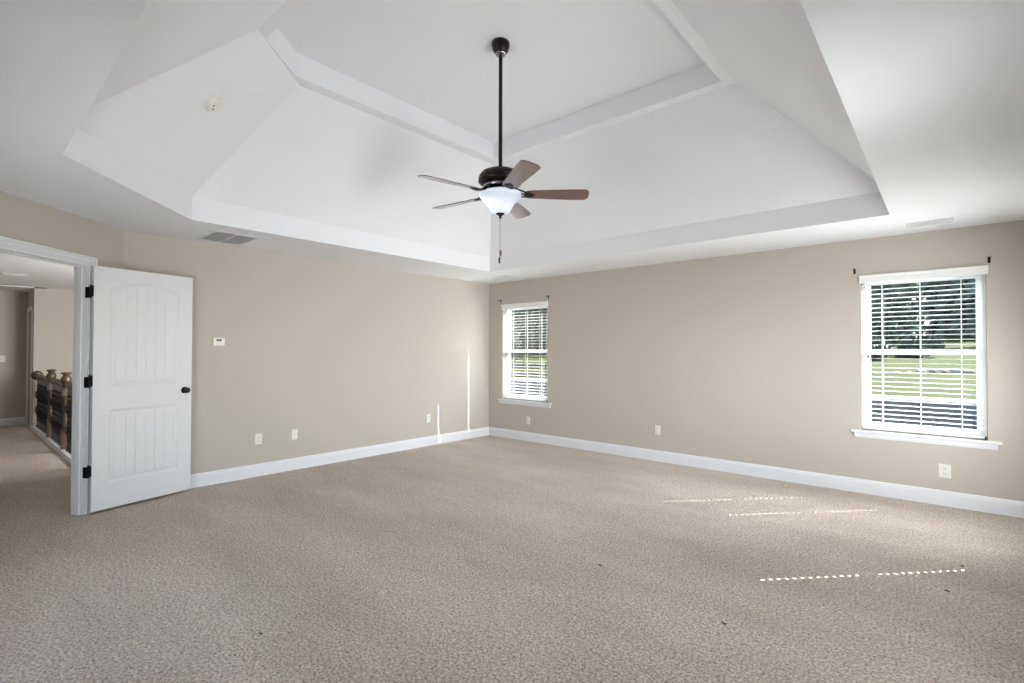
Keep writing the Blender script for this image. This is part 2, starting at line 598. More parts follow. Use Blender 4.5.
HINGE = Vector((-5.312, 0.823, 0.012))
FREE = Vector((-5.512, 1.594, 0.012))
dx = (FREE - HINGE).normalized()
dn = Vector((dx.y, -dx.x, 0))        # out of the visible face
door = empty('door_1', HINGE)
door.rotation_euler = (0, 0, math.atan2(dx.y, dx.x))    # local +x to the free edge, local -y out of the visible face
tag(door, 'open white two panel door with arched planked panel, swung against the left wall', 'door', kind='structure')
DW, DH, DT = 0.796, 2.03, 0.035


def door_depth(u, z):
    """recess depth of the moulded face"""
    d = 0.0
    for (z0, z1, arch) in ((0.215, 0.825, 0.0), (1.025, 1.850, 0.072)):
        x0, x1 = 0.122, DW - 0.122
        top = z1
        if arch:
            t = (u - (x0 + x1) / 2) / ((x1 - x0) / 2)
            top = z1 + arch * max(0, 1 - t * t)
        e = min(u - x0, x1 - u, z - z0, top - z)
        if e <= 0:
            continue
        if e < 0.012:
            d = 0.009 * e / 0.012
        elif e < 0.026:
            d = 0.009
        elif e < 0.042:
            d = 0.009 - 0.006 * (e - 0.026) / 0.016
        else:
            d = 0.003
            pw = (x1 - x0 - 0.084) / 6
            k = (u - x0 - 0.042) / pw
            q = abs(k - round(k)) * pw
            if q < 0.005 and 0.5 < k < 5.5:
                d += 0.0065 * (1 - q / 0.005)
    return d


def door_leaf():
    nu, nz = 190, 300
    us = np.linspace(0, DW, nu)
    zs = np.linspace(0, DH, nz)
    verts, faces = [], []
    for side in (0, 1):
        base = len(verts)
        for z in zs:
            for u in us:
                d = door_depth(u, z)
                verts.append((u, d if side == 0 else DT - d, z + 0.012))
        for i in range(nz - 1):
            for k in range(nu - 1):
                a = base + i * nu + k
                q = (a, a + 1, a + nu + 1, a + nu)
                faces.append(q if side == 0 else q[::-1])
    nf = nu * nz
    for i in range(nz - 1):
        for k in (0, nu - 1):
            a = i * nu + k
            q = (a, a + nu, a + nu + nf, a + nf)
            faces.append(q if k == 0 else q[::-1])
    for k in range(nu - 1):
        for i in (0, nz - 1):
            a = i * nu + k
            q = (a, a + nf, a + 1 + nf, a + 1)
            faces.append(q if i == 0 else q[::-1])
    me = bpy.data.meshes.new('leaf')
    me.from_pydata(verts, [], faces)
    me.materials.append(M['door'])
    o = bpy.data.objects.new('leaf', me)
    col.objects.link(o)
    o.parent = door
    return o


door_leaf()
for hz in (0.345, 1.088, 1.832):
    b = MB()
    b.box(-0.0015, 0.0015, 0.001, 0.034, hz - 0.045, hz + 0.045)
    b.lathe([(0.0075, hz - 0.047), (0.0075, hz + 0.047)], (-0.006, DT + 0.004, 0), 12)
    b.lathe([(0.003, hz + 0.047), (0.005, hz + 0.050), (0.003, hz + 0.054)], (-0.006, DT + 0.004, 0), 10)
    # plate let into the jamb
    b.box(DOOR0 + JT - 0.0005, DOOR0 + JT + 0.002, -0.036, 0.016, hz - 0.045, hz + 0.045,
          (Matrix.Translation(HINGE) @ Matrix.Rotation(math.atan2(dx.y, dx.x), 4, 'Z')).inverted() @ MD)
    o = b.build('hinge', M['black'], door)
    tag(o, 'black butt hinge')
kn = MB()
KX, KZ = DW - 0.065, 0.965
for s_, y_ in ((-1, 0.0), (1, DT)):
    mt = Matrix.Translation((KX, y_, KZ)) @ Matrix.Rotation(R(90) * (1 if s_ < 0 else -1), 4, 'X')
    sc = 1.0 if s_ < 0 else 0.78
    kn.lathe([(0.0315, 0), (0.0315, 0.004), (0.027, 0.008), (0.012, 0.010), (0.011, 0.026 * sc), (0.020, 0.030 * sc),
              (0.0265, 0.040 * sc), (0.0265, 0.050 * sc), (0.020, 0.058 * sc), (0.008, 0.0605 * sc)], seg=28, mtx=mt)
tag(kn.build('knob', M['black'], door, smooth=True), 'round black door knob')


# ------------------------------------------------------------------ windows
def window(n, x0, x1, mtx, label):
    """opening in local x; local y = 0 at the room face, + outward"""
    w = empty('window_%d' % n)
    w.matrix_world = mtx
    tag(w, label, 'window', kind='structure')
    z0, z1 = WIN_Z0, WIN_Z1
    zm = (z0 + z1) / 2 + 0.01
    fr = MB()
    ya, yb = 0.085, 0.150
    fr.box(x0, x0 + 0.028, ya, yb, z0, z1).box(x1 - 0.028, x1, ya, yb, z0, z1)
    fr.box(x0 + 0.028, x1 - 0.028, ya, yb, z0, z0 + 0.028).box(x0 + 0.028, x1 - 0.028, ya, yb, z1 - 0.028, z1)
    fr.build('window_frame', M['vinyl'], w, bevel=0.002)
    for nm, a, b, y0_, y1_ in (('lower_sash', z0 + 0.028, zm + 0.022, 0.092, 0.117), ('upper_sash', zm - 0.022, z1 - 0.028, 0.119, 0.144)):
        sb = MB()
        xa, xb = x0 + 0.028, x1 - 0.028
        sw = 0.036
        sb.box(xa, xa + sw, y0_, y1_, a, b).box(xb - sw, xb, y0_, y1_, a, b)
        sb.box(xa + sw, xb - sw, y0_, y1_, a, a + 0.044).box(xa + sw, xb - sw, y0_, y1_, b - 0.044, b)
        so = sb.build(nm, M['vinyl'], w, bevel=0.002)
        ym = (y0_ + y1_) / 2
        MB().box(xa + sw - 0.004, xb - sw + 0.004, ym - 0.002, ym + 0.002, a + 0.040, b - 0.040).build('pane', M['glass'], so)
    MB().prism([(x0 - 0.088, -0.034, z0 - 0.001), (x0 - 0.088, 0.0, z0 - 0.001), (x0, 0.0, z0 - 0.001), (x0, 0.088, z0 - 0.001),
                (x1, 0.088, z0 - 0.001), (x1, 0.0, z0 - 0.001), (x1 + 0.088, 0.0, z0 - 0.001), (x1 + 0.088, -0.034, z0 - 0.001)],
               (0, 0, -0.022)).build('stool', M['trim'], w, bevel=0.005)
    MB().prism([(x0 - 0.062, 0, z0 - 0.023), (x0 - 0.062, -0.017, z0 - 0.023), (x0 - 0.062, -0.015, z0 - 0.05),
                (x0 - 0.062, -0.010, z0 - 0.072), (x0 - 0.062, 0, z0 - 0.075)], (x1 - x0 + 0.124, 0, 0)).build('apron', M['trim'], w)
    return w


MR = frame_mtx((0, Y0, 0), (1, 0, 0), (0, 1, 0))
MS = frame_mtx((XE, 0, 0), (0, 1, 0), (1, 0, 0))
window(1, WL[0], WL[1], MR, 'far left double hung window near the room corner')
window(2, WR[0], WR[1], MR, 'right double hung window looking on the lawn')
window(3, SW[0][0], SW[0][1], MS, 'far window of the side wall')
MB_ = frame_mtx((0, YN, 0), (-1, 0, 0), (0, -1, 0))
window(5, 2.05, 3.35, MB_, 'wide unseen window added in the rear wall for fill light')  # unseen opening put in to go with the rear fill lamps
window(4, SW[1][0], SW[1][1], MS, 'near unseen window added in the side wall for fill light')  # unseen opening put in for the near fill lamps


def blind(x0, x1, mtx, label, holes, cords, raised=0.0):
    t = empty('window_blind')
    t.matrix_world = mtx
    tag(t, label, 'blind', 'horizontal blinds in the windows')
    z0, z1 = WIN_Z0, WIN_Z1
    yc = 0.050
    a, c = x0 + 0.006, x1 - 0.006
    MB().box(a, c, yc - 0.026, yc + 0.024, z1 - 0.050, z1 - 0.004).build('headrail', M['blind'], t)
    v = MB()
    v.prism([(x0 - 0.014, -0.004, z1 - 0.062), (x0 - 0.014, -0.018, z1 - 0.060), (x0 - 0.014, -0.018, z1 - 0.012),
             (x0 - 0.014, -0.024, z1 + 0.004), (x0 - 0.014, -0.024, z1 + 0.014), (x0 - 0.014, -0.004, z1 + 0.014)], (x1 - x0 + 0.028, 0, 0))
    v.box(x0 + 0.01, x0 + 0.05, -0.005, 0.026, z1 - 0.05, z1 - 0.006).box(x1 - 0.05, x1 - 0.01, -0.005, 0.026, z1 - 0.05, z1 - 0.006)
    v.build('valance', M['blind'], t, bevel=0.001)
    s = MB()
    pitch, dep, thk = 0.0440, 0.050, 0.0036
    zb = z0 + 0.030
    hw = 0.009
    hs = sorted(holes)
    z = z1 - 0.080
    zlist = []
    while z > zb + 0.025:
        zlist.append(z)
        z -= pitch
    for z in zlist:
        xs = [a] + [q for h in hs for q in (h - hw, h + hw)] + [c]
        for i in range(0, len(xs), 2):
            s.box(xs[i], xs[i + 1], yc - dep / 2, yc + dep / 2, z - thk / 2, z + thk / 2)
        for h in hs:
            s.box(h - hw, h + hw, yc - dep / 2, yc - 0.0085, z - thk / 2, z + thk / 2)
            s.box(h - hw, h + hw, yc + 0.0085, yc + dep / 2, z - thk / 2, z + thk / 2)
    s.build('slats', M['blind'], t)
    MB().box(a, c, yc - 0.025, yc + 0.025, zb - 0.022, zb - 0.004).build('bottom_rail', M['blind'], t, bevel=0.004)
    for cx in cords:
        k = MB()
        k.box(cx - 0.0035, cx + 0.0035, yc - dep / 2 - 0.0016, yc - dep / 2 - 0.0002, zb - 0.01, z1 - 0.05)
        k.box(cx - 0.0035, cx + 0.0035, yc + dep / 2 + 0.0002, yc + dep / 2 + 0.0016, zb - 0.01, z1 - 0.05)
        k.build('ladder_tape', M['cord'], t)
    for dx_, ln in ((0.052, 0.70), (0.066, 0.83)):
        cx = x0 + dx_
        k = MB().tube([(cx, 0.008, z1 - 0.05), (cx, 0.006, z1 - 0.05 - ln * 0.5), (cx, 0.008, z1 - 0.05 - ln)], 0.0014, 6).build('tilt_cord', M['cord'], t)
        zt = z1 - 0.05 - ln
        tag(MB().lathe([(0.002, zt + 0.004), (0.0045, zt - 0.004), (0.007, zt - 0.024), (0.005, zt - 0.028)], (cx, 0.008, 0), 10)
            .build('tassel', M['tassel'], k, smooth=True), 'dark cord tassel')
    cx = x1 - 0.012
    zt = z0 + 0.030
    k = MB()
    k.tube([(cx, 0.010, z1 - 0.05), (cx - 0.004, 0.008, (z0 + z1) / 2), (cx, 0.010, zt)], 0.0014, 6)
    k.tube([(cx - 0.006, 0.010, z1 - 0.05), (cx - 0.012, 0.008, (z0 + z1) / 2), (cx - 0.002, 0.010, zt)], 0.0014, 6)
    k = k.build('lift_cord', M['cord'], t)
    tag(MB().lathe([(0.003, zt + 0.004), (0.006, zt - 0.004), (0.009, zt - 0.024), (0.006, zt - 0.028)], (cx, 0.010, 0), 10)
        .build('tassel', M['tassel'], k, smooth=True), 'dark cord tassel')
    return t


cx1 = (WL[0] + WL[1]) / 2
cx2 = (WR[0] + WR[1]) / 2
blind(WL[0], WL[1], MR, 'white horizontal blind in the left window near the corner', (cx1 - 0.28, cx1 + 0.28), (cx1 - 0.28, cx1, cx1 + 0.28))
blind(WR[0], WR[1], MR, 'white horizontal blind in the right window in front of the lawn', (cx2 - 0.28, cx2 + 0.28), (cx2 - 0.28, cx2, cx2 + 0.28))
b3 = blind(SW[0][0], SW[0][1], MS, 'white horizontal blind in the far side wall window', (4.80,), (4.44, 4.80, 5.0))
b4 = blind(SW[1][0], SW[1][1], MS, 'white horizontal blind in the added near side wall window', (), (2.17, 2.45, 2.73))


# ------------------------------------------------------------------ curtain rod brackets
def bracket(x, z, mirror, label):
    t = empty('curtain_rod_bracket', (x, Y0, z))
    tag(t, label, 'bracket', 'black curtain rod brackets')
    MB().box(-0.009, 0.009, -0.004, 0, -0.030, 0.022).build('wall_plate', M['black'], t, bevel=0.001)
    a = MB()
    a.tube([(0, -0.004, 0.008), (0, -0.030, 0.010), (0, -0.060, 0.006)], 0.0045, 8)
    a.tube([(0, -0.060, 0.010), (0, -0.060, 0.000)], 0.0055, 8)
    a.build('arm', M['black'], t, smooth=True)
    c = MB()
    n = 8
    pts = [(0, -0.066 + 0.014 * math.cos(math.pi * (1 + k / n)) + 0.004, 0.012 + 0.014 * math.sin(math.pi * (1 + k / n))) for k in range(n + 1)]
    c.tube(pts, 0.004, 8)
    c.build('cup', M['black'], t, smooth=True)
    return t


bracket(-5.375, 2.150, 0, 'small black bracket at the top left of the left window')
bracket(-4.425, 2.150, 0, 'small black bracket at the top right of the left window')
bracket(-0.705, 2.140, 0, 'small black bracket at the top left of the right window')
bracket(0.243, 2.140, 0, 'small black bracket at the top right of the right window')


# ------------------------------------------------------------------ wall plates
def outlet(mtx, label, kind='duplex', w=0.070, h=0.115, group='white outlet plates low on the walls'):
    t = empty('wall_outlet' if kind != 'switch' else 'light_switch')
    t.matrix_world = mtx
    tag(t, label, 'outlet' if kind != 'switch' else 'switch', group)
    MB().box(-w / 2, w / 2, -0.006, 0, -h / 2, h / 2).build('plate', M['plastic'], t, bevel=0.003)
    if kind == 'duplex':
        for dz in (-0.021, 0.021):
            r = MB().box(-0.017, 0.017, -0.0085, -0.005, dz - 0.014, dz + 0.014).build('receptacle', M['plastic'], t, bevel=0.004)
            b = MB()
            b.box(-0.0085, -0.006, -0.0090, -0.0083, dz - 0.002, dz + 0.008).box(0.006, 0.0085, -0.0090, -0.0083, dz - 0.002, dz + 0.007)
            b.lathe([(0.003, 0), (0.003, 0.0007)], seg=10, mtx=Matrix.Translation((0, -0.0083, dz - 0.008)) @ Matrix.Rotation(R(90), 4, 'X'))
            tag(b.build('slots', M['slot'], r), 'dark plug slots')
    elif kind == 'coax':
        MB().lathe([(0.009, 0), (0.009, 0.003), (0.0045, 0.003), (0.0045, 0.010)], seg=14,
                   mtx=Matrix.Translation((0, -0.006, 0)) @ Matrix.Rotation(R(90), 4, 'X')).build('jack', M['plastic'], t)
    else:
        MB().prism([(-0.005, -0.006, -0.012), (-0.005, -0.014, 0.006), (-0.005, -0.006, 0.012)], (0.01, 0, 0)).build('toggle', M['plastic'], t)
    return t


ML = lambda y, z: frame_mtx((X0, y, z), (0, 1, 0), (-1, 0, 0))
MRw = lambda x, z: frame_mtx((x, Y0, z), (1, 0, 0), (0, 1, 0))
outlet(ML(2.267, 0.400), 'white outlet plate on the left wall nearest the open door')
outlet(ML(2.662, 0.400), 'smooth white cable plate on the left wall, second from the open door', 'coax')
outlet(ML(4.606, 0.391), 'white outlet plate on the left wall nearest the room corner')
outlet(MRw(-4.807, 0.310), 'white outlet plate below the left window')
outlet(MRw(-2.737, 0.382), 'white outlet plate on the right wall midway between the windows')
outlet(MRw(-0.055, 0.306), 'large white outlet plate below the right window', w=0.086, h=0.120)
outlet(frame_mtx((-12.75, 0.72, 1.197), (0, 1, 0), (-1, 0, 0)), 'white light switch on the far hallway wall', 'switch', group='hallway switch')

# thermostat
t = empty('thermostat')
t.matrix_world = ML(1.863, 1.443)
tag(t, 'small white thermostat on the left wall beside the open door', 'thermostat')
MB().box(-0.060, 0.060, -0.006, 0, -0.044, 0.044).build('wall_plate', M['plastic'], t, bevel=0.003)
MB().box(-0.055, 0.055, -0.026, -0.006, -0.039, 0.039).build('body', M['plastic'], t, bevel=0.005)
tag(MB().box(-0.024, 0.024, -0.0275, -0.0255, 0.006, 0.026).build('display', M['lcd'], t, bevel=0.001), 'dark display window')
for k in range(3):
    MB().box(-0.022 + k * 0.017, -0.012 + k * 0.017, -0.0275, -0.0255, -0.014, -0.007).build('button', M['vent'], t)


# ------------------------------------------------------------------ ceiling vents
def vent(x0, x1, y0, y1, z, label, name='ceiling_vent', panels=1, slats=10, along='x', m='vent', rim=0.022, back='filter'):
    cx, cy = (x0 + x1) / 2, (y0 + y1) / 2
    t = empty(name, (cx, cy, z))
    tag(t, label, 'vent', None)
    a, b = (x1 - x0) / 2, (y1 - y0) / 2
    f = MB()
    d = 0.008
    f.box(-a, a, -b, -b + rim, -d, 0).box(-a, a, b - rim, b, -d, 0).box(-a, -a + rim, -b + rim, b - rim, -d, 0).box(a - rim, a, -b + rim, b - rim, -d, 0)
    if panels == 2:
        if along == 'x':
            f.box(-0.008, 0.008, -b + rim, b - rim, -d, 0)
        else:
            f.box(-a + rim, a - rim, -0.008, 0.008, -d, 0)
    f.build('frame', M[m], t, bevel=0.002)
    MB().box(-a + rim, a - rim, -b + rim, b - rim, -0.0012, -0.0002).build('backing', M[back], t)
    l = MB()
    for k in range(slats):
        if along == 'x':
            y = -b + rim + (2 * (b - rim)) * (k + 0.5) / slats
            mt = Matrix.Translation((0, y, -0.0045)) @ Matrix.Rotation(R(35), 4, 'X')
            l.box(-a + rim, a - rim, -0.0042, 0.0042, -0.0004, 0.0004, mt)
        else:
            x = -a + rim + (2 * (a - rim)) * (k + 0.5) / slats
            mt = Matrix.Translation((x, 0, -0.0045)) @ Matrix.Rotation(R(35), 4, 'Y')
            l.box(-0.0042, 0.0042, -b + rim, b - rim, -0.0004, 0.0004, mt)
    l.build('louvers', M[m], t)
    return t


vent(-5.49, -4.975, 1.61, 2.01, H, 'large grey return air grille on the ceiling by the left wall', 'return_air_grille', 2, 26, 'y', rim=0.024)
vent(-0.285, 0.02, 5.375, 5.535, H, 'slim white supply register on the ceiling above the right window', 'ceiling_register', 2, 14, 'y', rim=0.03, back='vent')
vent(-5.06, -4.77, 5.315, 5.465, H, 'slim white supply register on the ceiling in the room corner', 'ceiling_register', 2, 14, 'y', rim=0.03, back='vent')
vent(-10.19, -10.01, 0.54, 0.80, H, 'grey vent on the hallway ceiling beyond the doorway', 'hallway_vent', 1, 8, 'y', rim=0.02)

# smoke detector on the angled slope
nrm = Vector((0.4586, 0.5079, -0.7292)).normalized()
sd = empty('smoke_detector', (-3.8786, 1.2313, 3.0922))
sd.rotation_euler = nrm.to_track_quat('Z', 'Y').to_euler()
tag(sd, 'round white smoke detector on the sloped tray ceiling', 'smoke detector')
MB().lathe([(0.072, -0.006), (0.072, 0.010), (0.066, 0.014)], seg=36).build('base', M['plastic'], sd, smooth=True)
MB().lathe([(0.060, 0.014), (0.060, 0.026), (0.052, 0.038), (0.040, 0.042), (0.016, 0.042)], seg=36).build('cover', M['plastic'], sd, smooth=True)
for aa in (200, 260):
    MB().lathe([(0.006, 0.0405), (0.006, 0.0435)], (0.030 * math.cos(R(aa)), 0.030 * math.sin(R(aa)), 0), 12).build('sensor_port', M['lcd'], sd)

# ------------------------------------------------------------------ ceiling fan
FX, FY = -2.543, 2.7585
fan = empty('ceiling_fan', (FX, FY, ZT))
tag(fan, 'dark bronze five blade ceiling fan hanging on a long rod with a lit white bowl', 'ceiling fan')
z_ = lambda v: v - ZT
MB().lathe([(0.064, 0), (0.069, -0.006), (0.069, -0.034), (0.062, -0.058), (0.048, -0.080), (0.040, -0.086)],
           seg=40).build('canopy', M['bronze'], fan, smooth=True)
MB().lathe([(0.040, -0.084), (0.042, -0.090), (0.034, -0.101), (0.018, -0.106)], seg=32).build('canopy_ring', M['chrome'], fan, smooth=True)
MB().lathe([(0.0140, -0.104), (0.0140, z_(2.70))], seg=20).build('downrod', M['bronze'], fan, smooth=True)
MB().lathe([(0.022, z_(2.742)), (0.026, z_(2.722)), (0.060, z_(2.716)), (0.105, z_(2.708)), (0.138, z_(2.694)), (0.156, z_(2.674)),
            (0.164, z_(2.652)), (0.160, z_(2.646)), (0.166, z_(2.640)), (0.166, z_(2.624)), (0.154, z_(2.610)), (0.124, z_(2.603)), (0.09, z_(2.601))],
           seg=56).build('motor_housing', M['bronze'], fan, smooth=True)
fw = MB().lathe([(0.112, z_(2.602)), (0.128, z_(2.598)), (0.132, z_(2.586)), (0.126, z_(2.574)), (0.108, z_(2.566)), (0.06, z_(2.560))], seg=48)
fw.build('flywheel', M['chrome'], fan, smooth=True)
fit_ = MB().lathe([(0.06, z_(2.562)), (0.080, z_(2.556)), (0.120, z_(2.545)), (0.146, z_(2.540)), (0.146, z_(2.534)), (0.09, z_(2.530))], seg=48)
fit_.build('light_fitter', M['bronze'], fan, smooth=True)
wv = lambda a, z: 0.022 * math.sin(a * 6) * max(0, (z + ZT - 2.50) / 0.04)
bowl_prof = [(0.026, 2.386), (0.048, 2.388), (0.064, 2.394), (0.076, 2.407), (0.085, 2.424), (0.096, 2.444), (0.110, 2.464), (0.128, 2.483), (0.146, 2.499),
             (0.157, 2.513), (0.161, 2.526), (0.157, 2.536), (0.149, 2.540)]
MB().lathe([(r, z_(z)) for r, z in bowl_prof], seg=72, wave=wv, caps=False).build('light_bowl', M['bowl'], fan, smooth=True)
MB().lathe([(0.030, z_(2.394)), (0.034, z_(2.388)), (0.030, z_(2.380)), (0.016, z_(2.374)), (0.010, z_(2.366)), (0.011, z_(2.358)), (0.006, z_(2.348))],
           seg=28).build('finial', M['bronze'], fan, smooth=True)
for ox, oy, zb_ in ((0.004, 0.002, 2.112), (-0.004, -0.004, 2.060)):
    ch = MB()
    zc = 2.352
    while zc > zb_ + 0.002:
        ch.lathe([(0.0006, z_(zc) + 0.0022), (0.0022, z_(zc) + 0.001), (0.0022, z_(zc) - 0.001), (0.0006, z_(zc) - 0.0022)], (ox, oy, 0), 6)
        zc -= 0.0052
    ch = ch.build('pull_chain', M['chain'], fan)
    tag(MB().lathe([(0.002, z_(zb_) + 0.002), (0.007, z_(zb_) - 0.004), (0.0085, z_(zb_) - 0.020), (0.007, z_(zb_) - 0.036), (0.009, z_(zb_) - 0.042),
                (0.004, z_(zb_) - 0.048)], (ox, oy, 0), 14).build('pull_fob', M['blade'], ch, smooth=True), 'turned dark wood fob')

BZ = 2.530


def blade_mesh():
    b = MB()
    out = []
    r0, r1 = 0.185, 0.665
    n = 22
    top = []
    for k in range(n + 1):
        q = k / n
        r = r0 + (r1 - r0) * q
        w = 0.050 + 0.020 * min(1, q / 0.75)
        e = r1 - r
        if e < 0.030:
            w -= 0.030 - math.sqrt(max(0, 0.030 ** 2 - (0.030 - e) ** 2))
        e0 = r - r0
        if e0 < 0.03:
            w -= 0.018 * (1 - e0 / 0.03)
        top.append((r, w))
    pts = [(r, w, 0) for r, w in top] + [(r, -w, 0) for r, w in reversed(top)]
    b.prism(pts, (0, 0, 0.0065))
    return b


def iron_mesh():
    b = MB()
    for s_ in (-1, 1):
        b.tube([(0.115, 0.012 * s_, 0.045), (0.140, 0.034 * s_, 0.020), (0.172, 0.040 * s_, 0.006), (0.205, 0.026 * s_, -0.003), (0.235, 0.010 * s_, -0.003)],
               [0.006, 0.006, 0.0055, 0.005, 0.004], 8)
    b.prism([(0.180, -0.030, -0.006), (0.215, -0.036, -0.006), (0.262, 0, -0.006), (0.215, 0.036, -0.006), (0.180, 0.030, -0.006)], (0, 0, 0.005))
    b.tube([(0.108, 0, 0.046), (0.150, 0, 0.014), (0.190, 0, -0.003)], [0.010, 0.007, 0.005], 8)
    for (sx, sy) in ((0.20, 0.018), (0.20, -0.018), (0.238, 0)):
        b.lathe([(0.005, -0.0085), (0.006, -0.006)], (sx, sy, 0), 10)
    return b


PITCH = R(-13)
blade0 = iron0 = None
for k in range(5):
    ang = R(42 + 72 * k)
    mt = Matrix.Translation((0, 0, z_(BZ))) @ Matrix.Rotation(ang, 4, 'Z') @ Matrix.Rotation(PITCH, 4, 'X')
    if k == 0:
        blade0 = blade_mesh().build('blade', M['blade'], fan)
        iron0 = iron_mesh().build('blade_iron', M['bronze'], blade0, smooth=True)
        bl = blade0
    else:
        bl = blade0.copy()
        col.objects.link(bl)
        bl.parent = fan
        ir = iron0.copy()
        col.objects.link(ir)
        ir.parent = bl
    bl.matrix_local = mt
# the bulb's light
bulb = lamp('fan_bulb', 'POINT', (FX - 0.045, FY - 0.045, 2.490), (0, 0, -1), 0.6, (0.84, 0.9, 1.0))
bulb.data.shadow_soft_size = 0.025

# ------------------------------------------------------------------ stair railing in the hallway
tag(MB().box(-11.85, -5.80, 1.03, 1.15, -0.25, 0.055).box(-11.85, -5.80, 1.018, 1.03, -0.02, 0.036).build('trim_4', M['trim'], bevel=0.004),
    'white curb under the stair railing', 'trim', kind='structure')
RY = 1.09
rail = empty('stair_railing', (-11.85, RY, 0.055))
tag(rail, 'brown wooden stair railing with black iron balusters in the hallway', 'railing')
XL = 5.0
hr = MB()
prof = [(y, z + 0.02) for y, z in ((-0.022, 0.795), (0.022, 0.795), (0.030, 0.815), (0.033, 0.840), (0.026, 0.862), (0.010, 0.872), (-0.010, 0.872), (-0.026, 0.862), (-0.033, 0.840), (-0.030, 0.815))]
hr.prism([(0.02, y, z) for y, z in prof], (XL, 0, 0))
hr.build('handrail', M['oak'], rail)
MB().lathe([(0.078, 0), (0.078, 0.012), (0.066, 0.022), (0.050, 0.026)], seg=32,
           mtx=Matrix.Translation((0, 0, 0.865)) @ Matrix.Rotation(R(90), 4, 'Y')).build('rosette', M['oak_dark'], rail, smooth=True)


def newel():
    b = MB()
    b.box(-0.044, 0.044, -0.044, 0.044, 0, 0.26)
    b.lathe([(0.044, 0.26), (0.036, 0.275), (0.040, 0.29), (0.034, 0.31), (0.030, 0.50), (0.034, 0.66), (0.040, 0.68), (0.040, 0.70)], seg=20)
    b.box(-0.044, 0.044, -0.044, 0.044, 0.70, 0.87)
    b.lathe([(0.050, 0.87), (0.056, 0.885), (0.058, 0.92), (0.046, 0.950), (0.034, 0.965), (0.036, 0.975), (0.060, 0.995), (0.060, 1.003), (0.030, 1.012)], seg=24)
    return b


n0 = None
for x in (1.70, 3.07, 4.44):
    if n0 is None:
        n0 = newel().build('newel_post', M['oak'], rail, smooth=True)
        o = n0
    else:
        o = n0.copy()
        col.objects.link(o)
        o.parent = rail
    o.location = (x, 0, 0)


def baluster():
    b = MB()
    s_ = 0.0065
    b.box(-0.016, 0.016, -0.016, 0.016, 0, 0.018)
    # twisted square bar with two baskets
    bm = b.bm
    rings = []
    N = 46
    for k in range(N + 1):
        z = 0.018 + (0.817 - 0.018) * k / N
        a = k * 0.42 if 5 < k < 41 else 0
        rings.append([bm.verts.new((s_ * 1.414 * math.cos(a + math.pi / 4 + i * math.pi / 2), s_ * 1.414 * math.sin(a + math.pi / 4 + i * math.pi / 2), z)) for i in range(4)])
    for r0, r1 in zip(rings[:-1], rings[1:]):
        for i in range(4):
            j = (i + 1) % 4
            bm.faces.new((r0[i], r0[j], r1[j], r1[i]))
    for zc in (0.28, 0.54):
        for i in range(4):
            pts = []
            for k in range(9):
                q = k / 8
                a = i * math.pi / 2 + q * math.pi * 1.2
                r = 0.007 + 0.030 * math.sin(math.pi * q)
                pts.append((r * math.cos(a), r * math.sin(a), zc - 0.075 + 0.15 * q))
            b.tube(pts, 0.0038, 5)
    return b


bal0 = None
x = 0.085
while x < XL - 0.05:
    if min(abs(x - q) for q in (1.70, 3.07, 4.44)) > 0.07:
        if bal0 is None:
            bal0 = baluster().build('baluster', M['iron'], rail)
            o = bal0
        else:
            o = bal0.copy()
            col.objects.link(o)
            o.parent = rail
        o.location = (x, 0, 0)
        tag(o, 'black wrought iron baluster')
    x += 0.098


# ------------------------------------------------------------------ small lint specks on the carpet
def speck(x, y, rz, s, label):
    b = MB()
    pts = [(s * (k / 5 - 0.5), 0.25 * s * math.sin(k * 1.7), 0.003 + 0.002 * math.sin(k)) for k in range(6)]
    b.tube(pts, [0.0015, 0.003, 0.0035, 0.0035, 0.003, 0.001], 6)
    o = b.build('carpet_lint', M['lint'], None, smooth=True, loc=(x, y, 0.0))
    o.rotation_euler = (0, 0, rz)
    tag(o, label, 'lint', 'specks of lint on the carpet')


# ------------------------------------------------------------------ back yard
def ground():
    b = MB()
    nx, ny = 60, 40
    vs = {}
    for j in range(ny + 1):
        for i in range(nx + 1):
            x = -45 + 65 * i / nx
            y = 10.25 + 40 * j / ny
            z = 0.63 + (y - 10.25) * 0.068 + 0.10 * math.sin(x * 0.6) * math.sin(y * 0.35) + 0.03 * math.sin(x * 2.1 + y)
            if y < 10.4:
                z = 0.62
            vs[i, j] = b.bm.verts.new((x, y, z))
    for j in range(ny):
        for i in range(nx):
            b.bm.faces.new((vs[i, j], vs[i + 1, j], vs[i + 1, j + 1], vs[i, j + 1]))
    o = b.build('lawn', M['grass'], smooth=True)
    tag(o, 'sunlit green lawn rising behind the house', 'lawn', kind='structure')


ground()
rw = MB()
rows, bw, bh = 8, 0.42, 0.21
for r in range(rows):
    x = -30 + (r % 2) * bw / 2
    while x < 10:
        rw.box(x + 0.006, x + bw - 0.006, 9.95 + 0.012 * (rows - r) * -1 + 0.09, 10.3, -1.08 + r * bh + 0.003, -1.08 + (r + 1) * bh - 0.003)
        x += bw
rw.box(-30, 10, 10.1, 10.32, -1.1, 0.60)
tag(rw.build('retaining_wall', M['stone_wall']), 'dark block retaining wall below the lawn', 'wall')
tag(MB().box(-45, 20, Y0 + TH + 0.02, 10.3, -1.3, -1.1).build('yard_strip', M['stone_wall']), 'dark gravel strip along the house', 'ground', kind='structure')


def gz(x, y):
    return 0.63 + (y - 10.25) * 0.068 + 0.10 * math.sin(x * 0.6) * math.sin(y * 0.35) + 0.03 * math.sin(x * 2.1 + y)


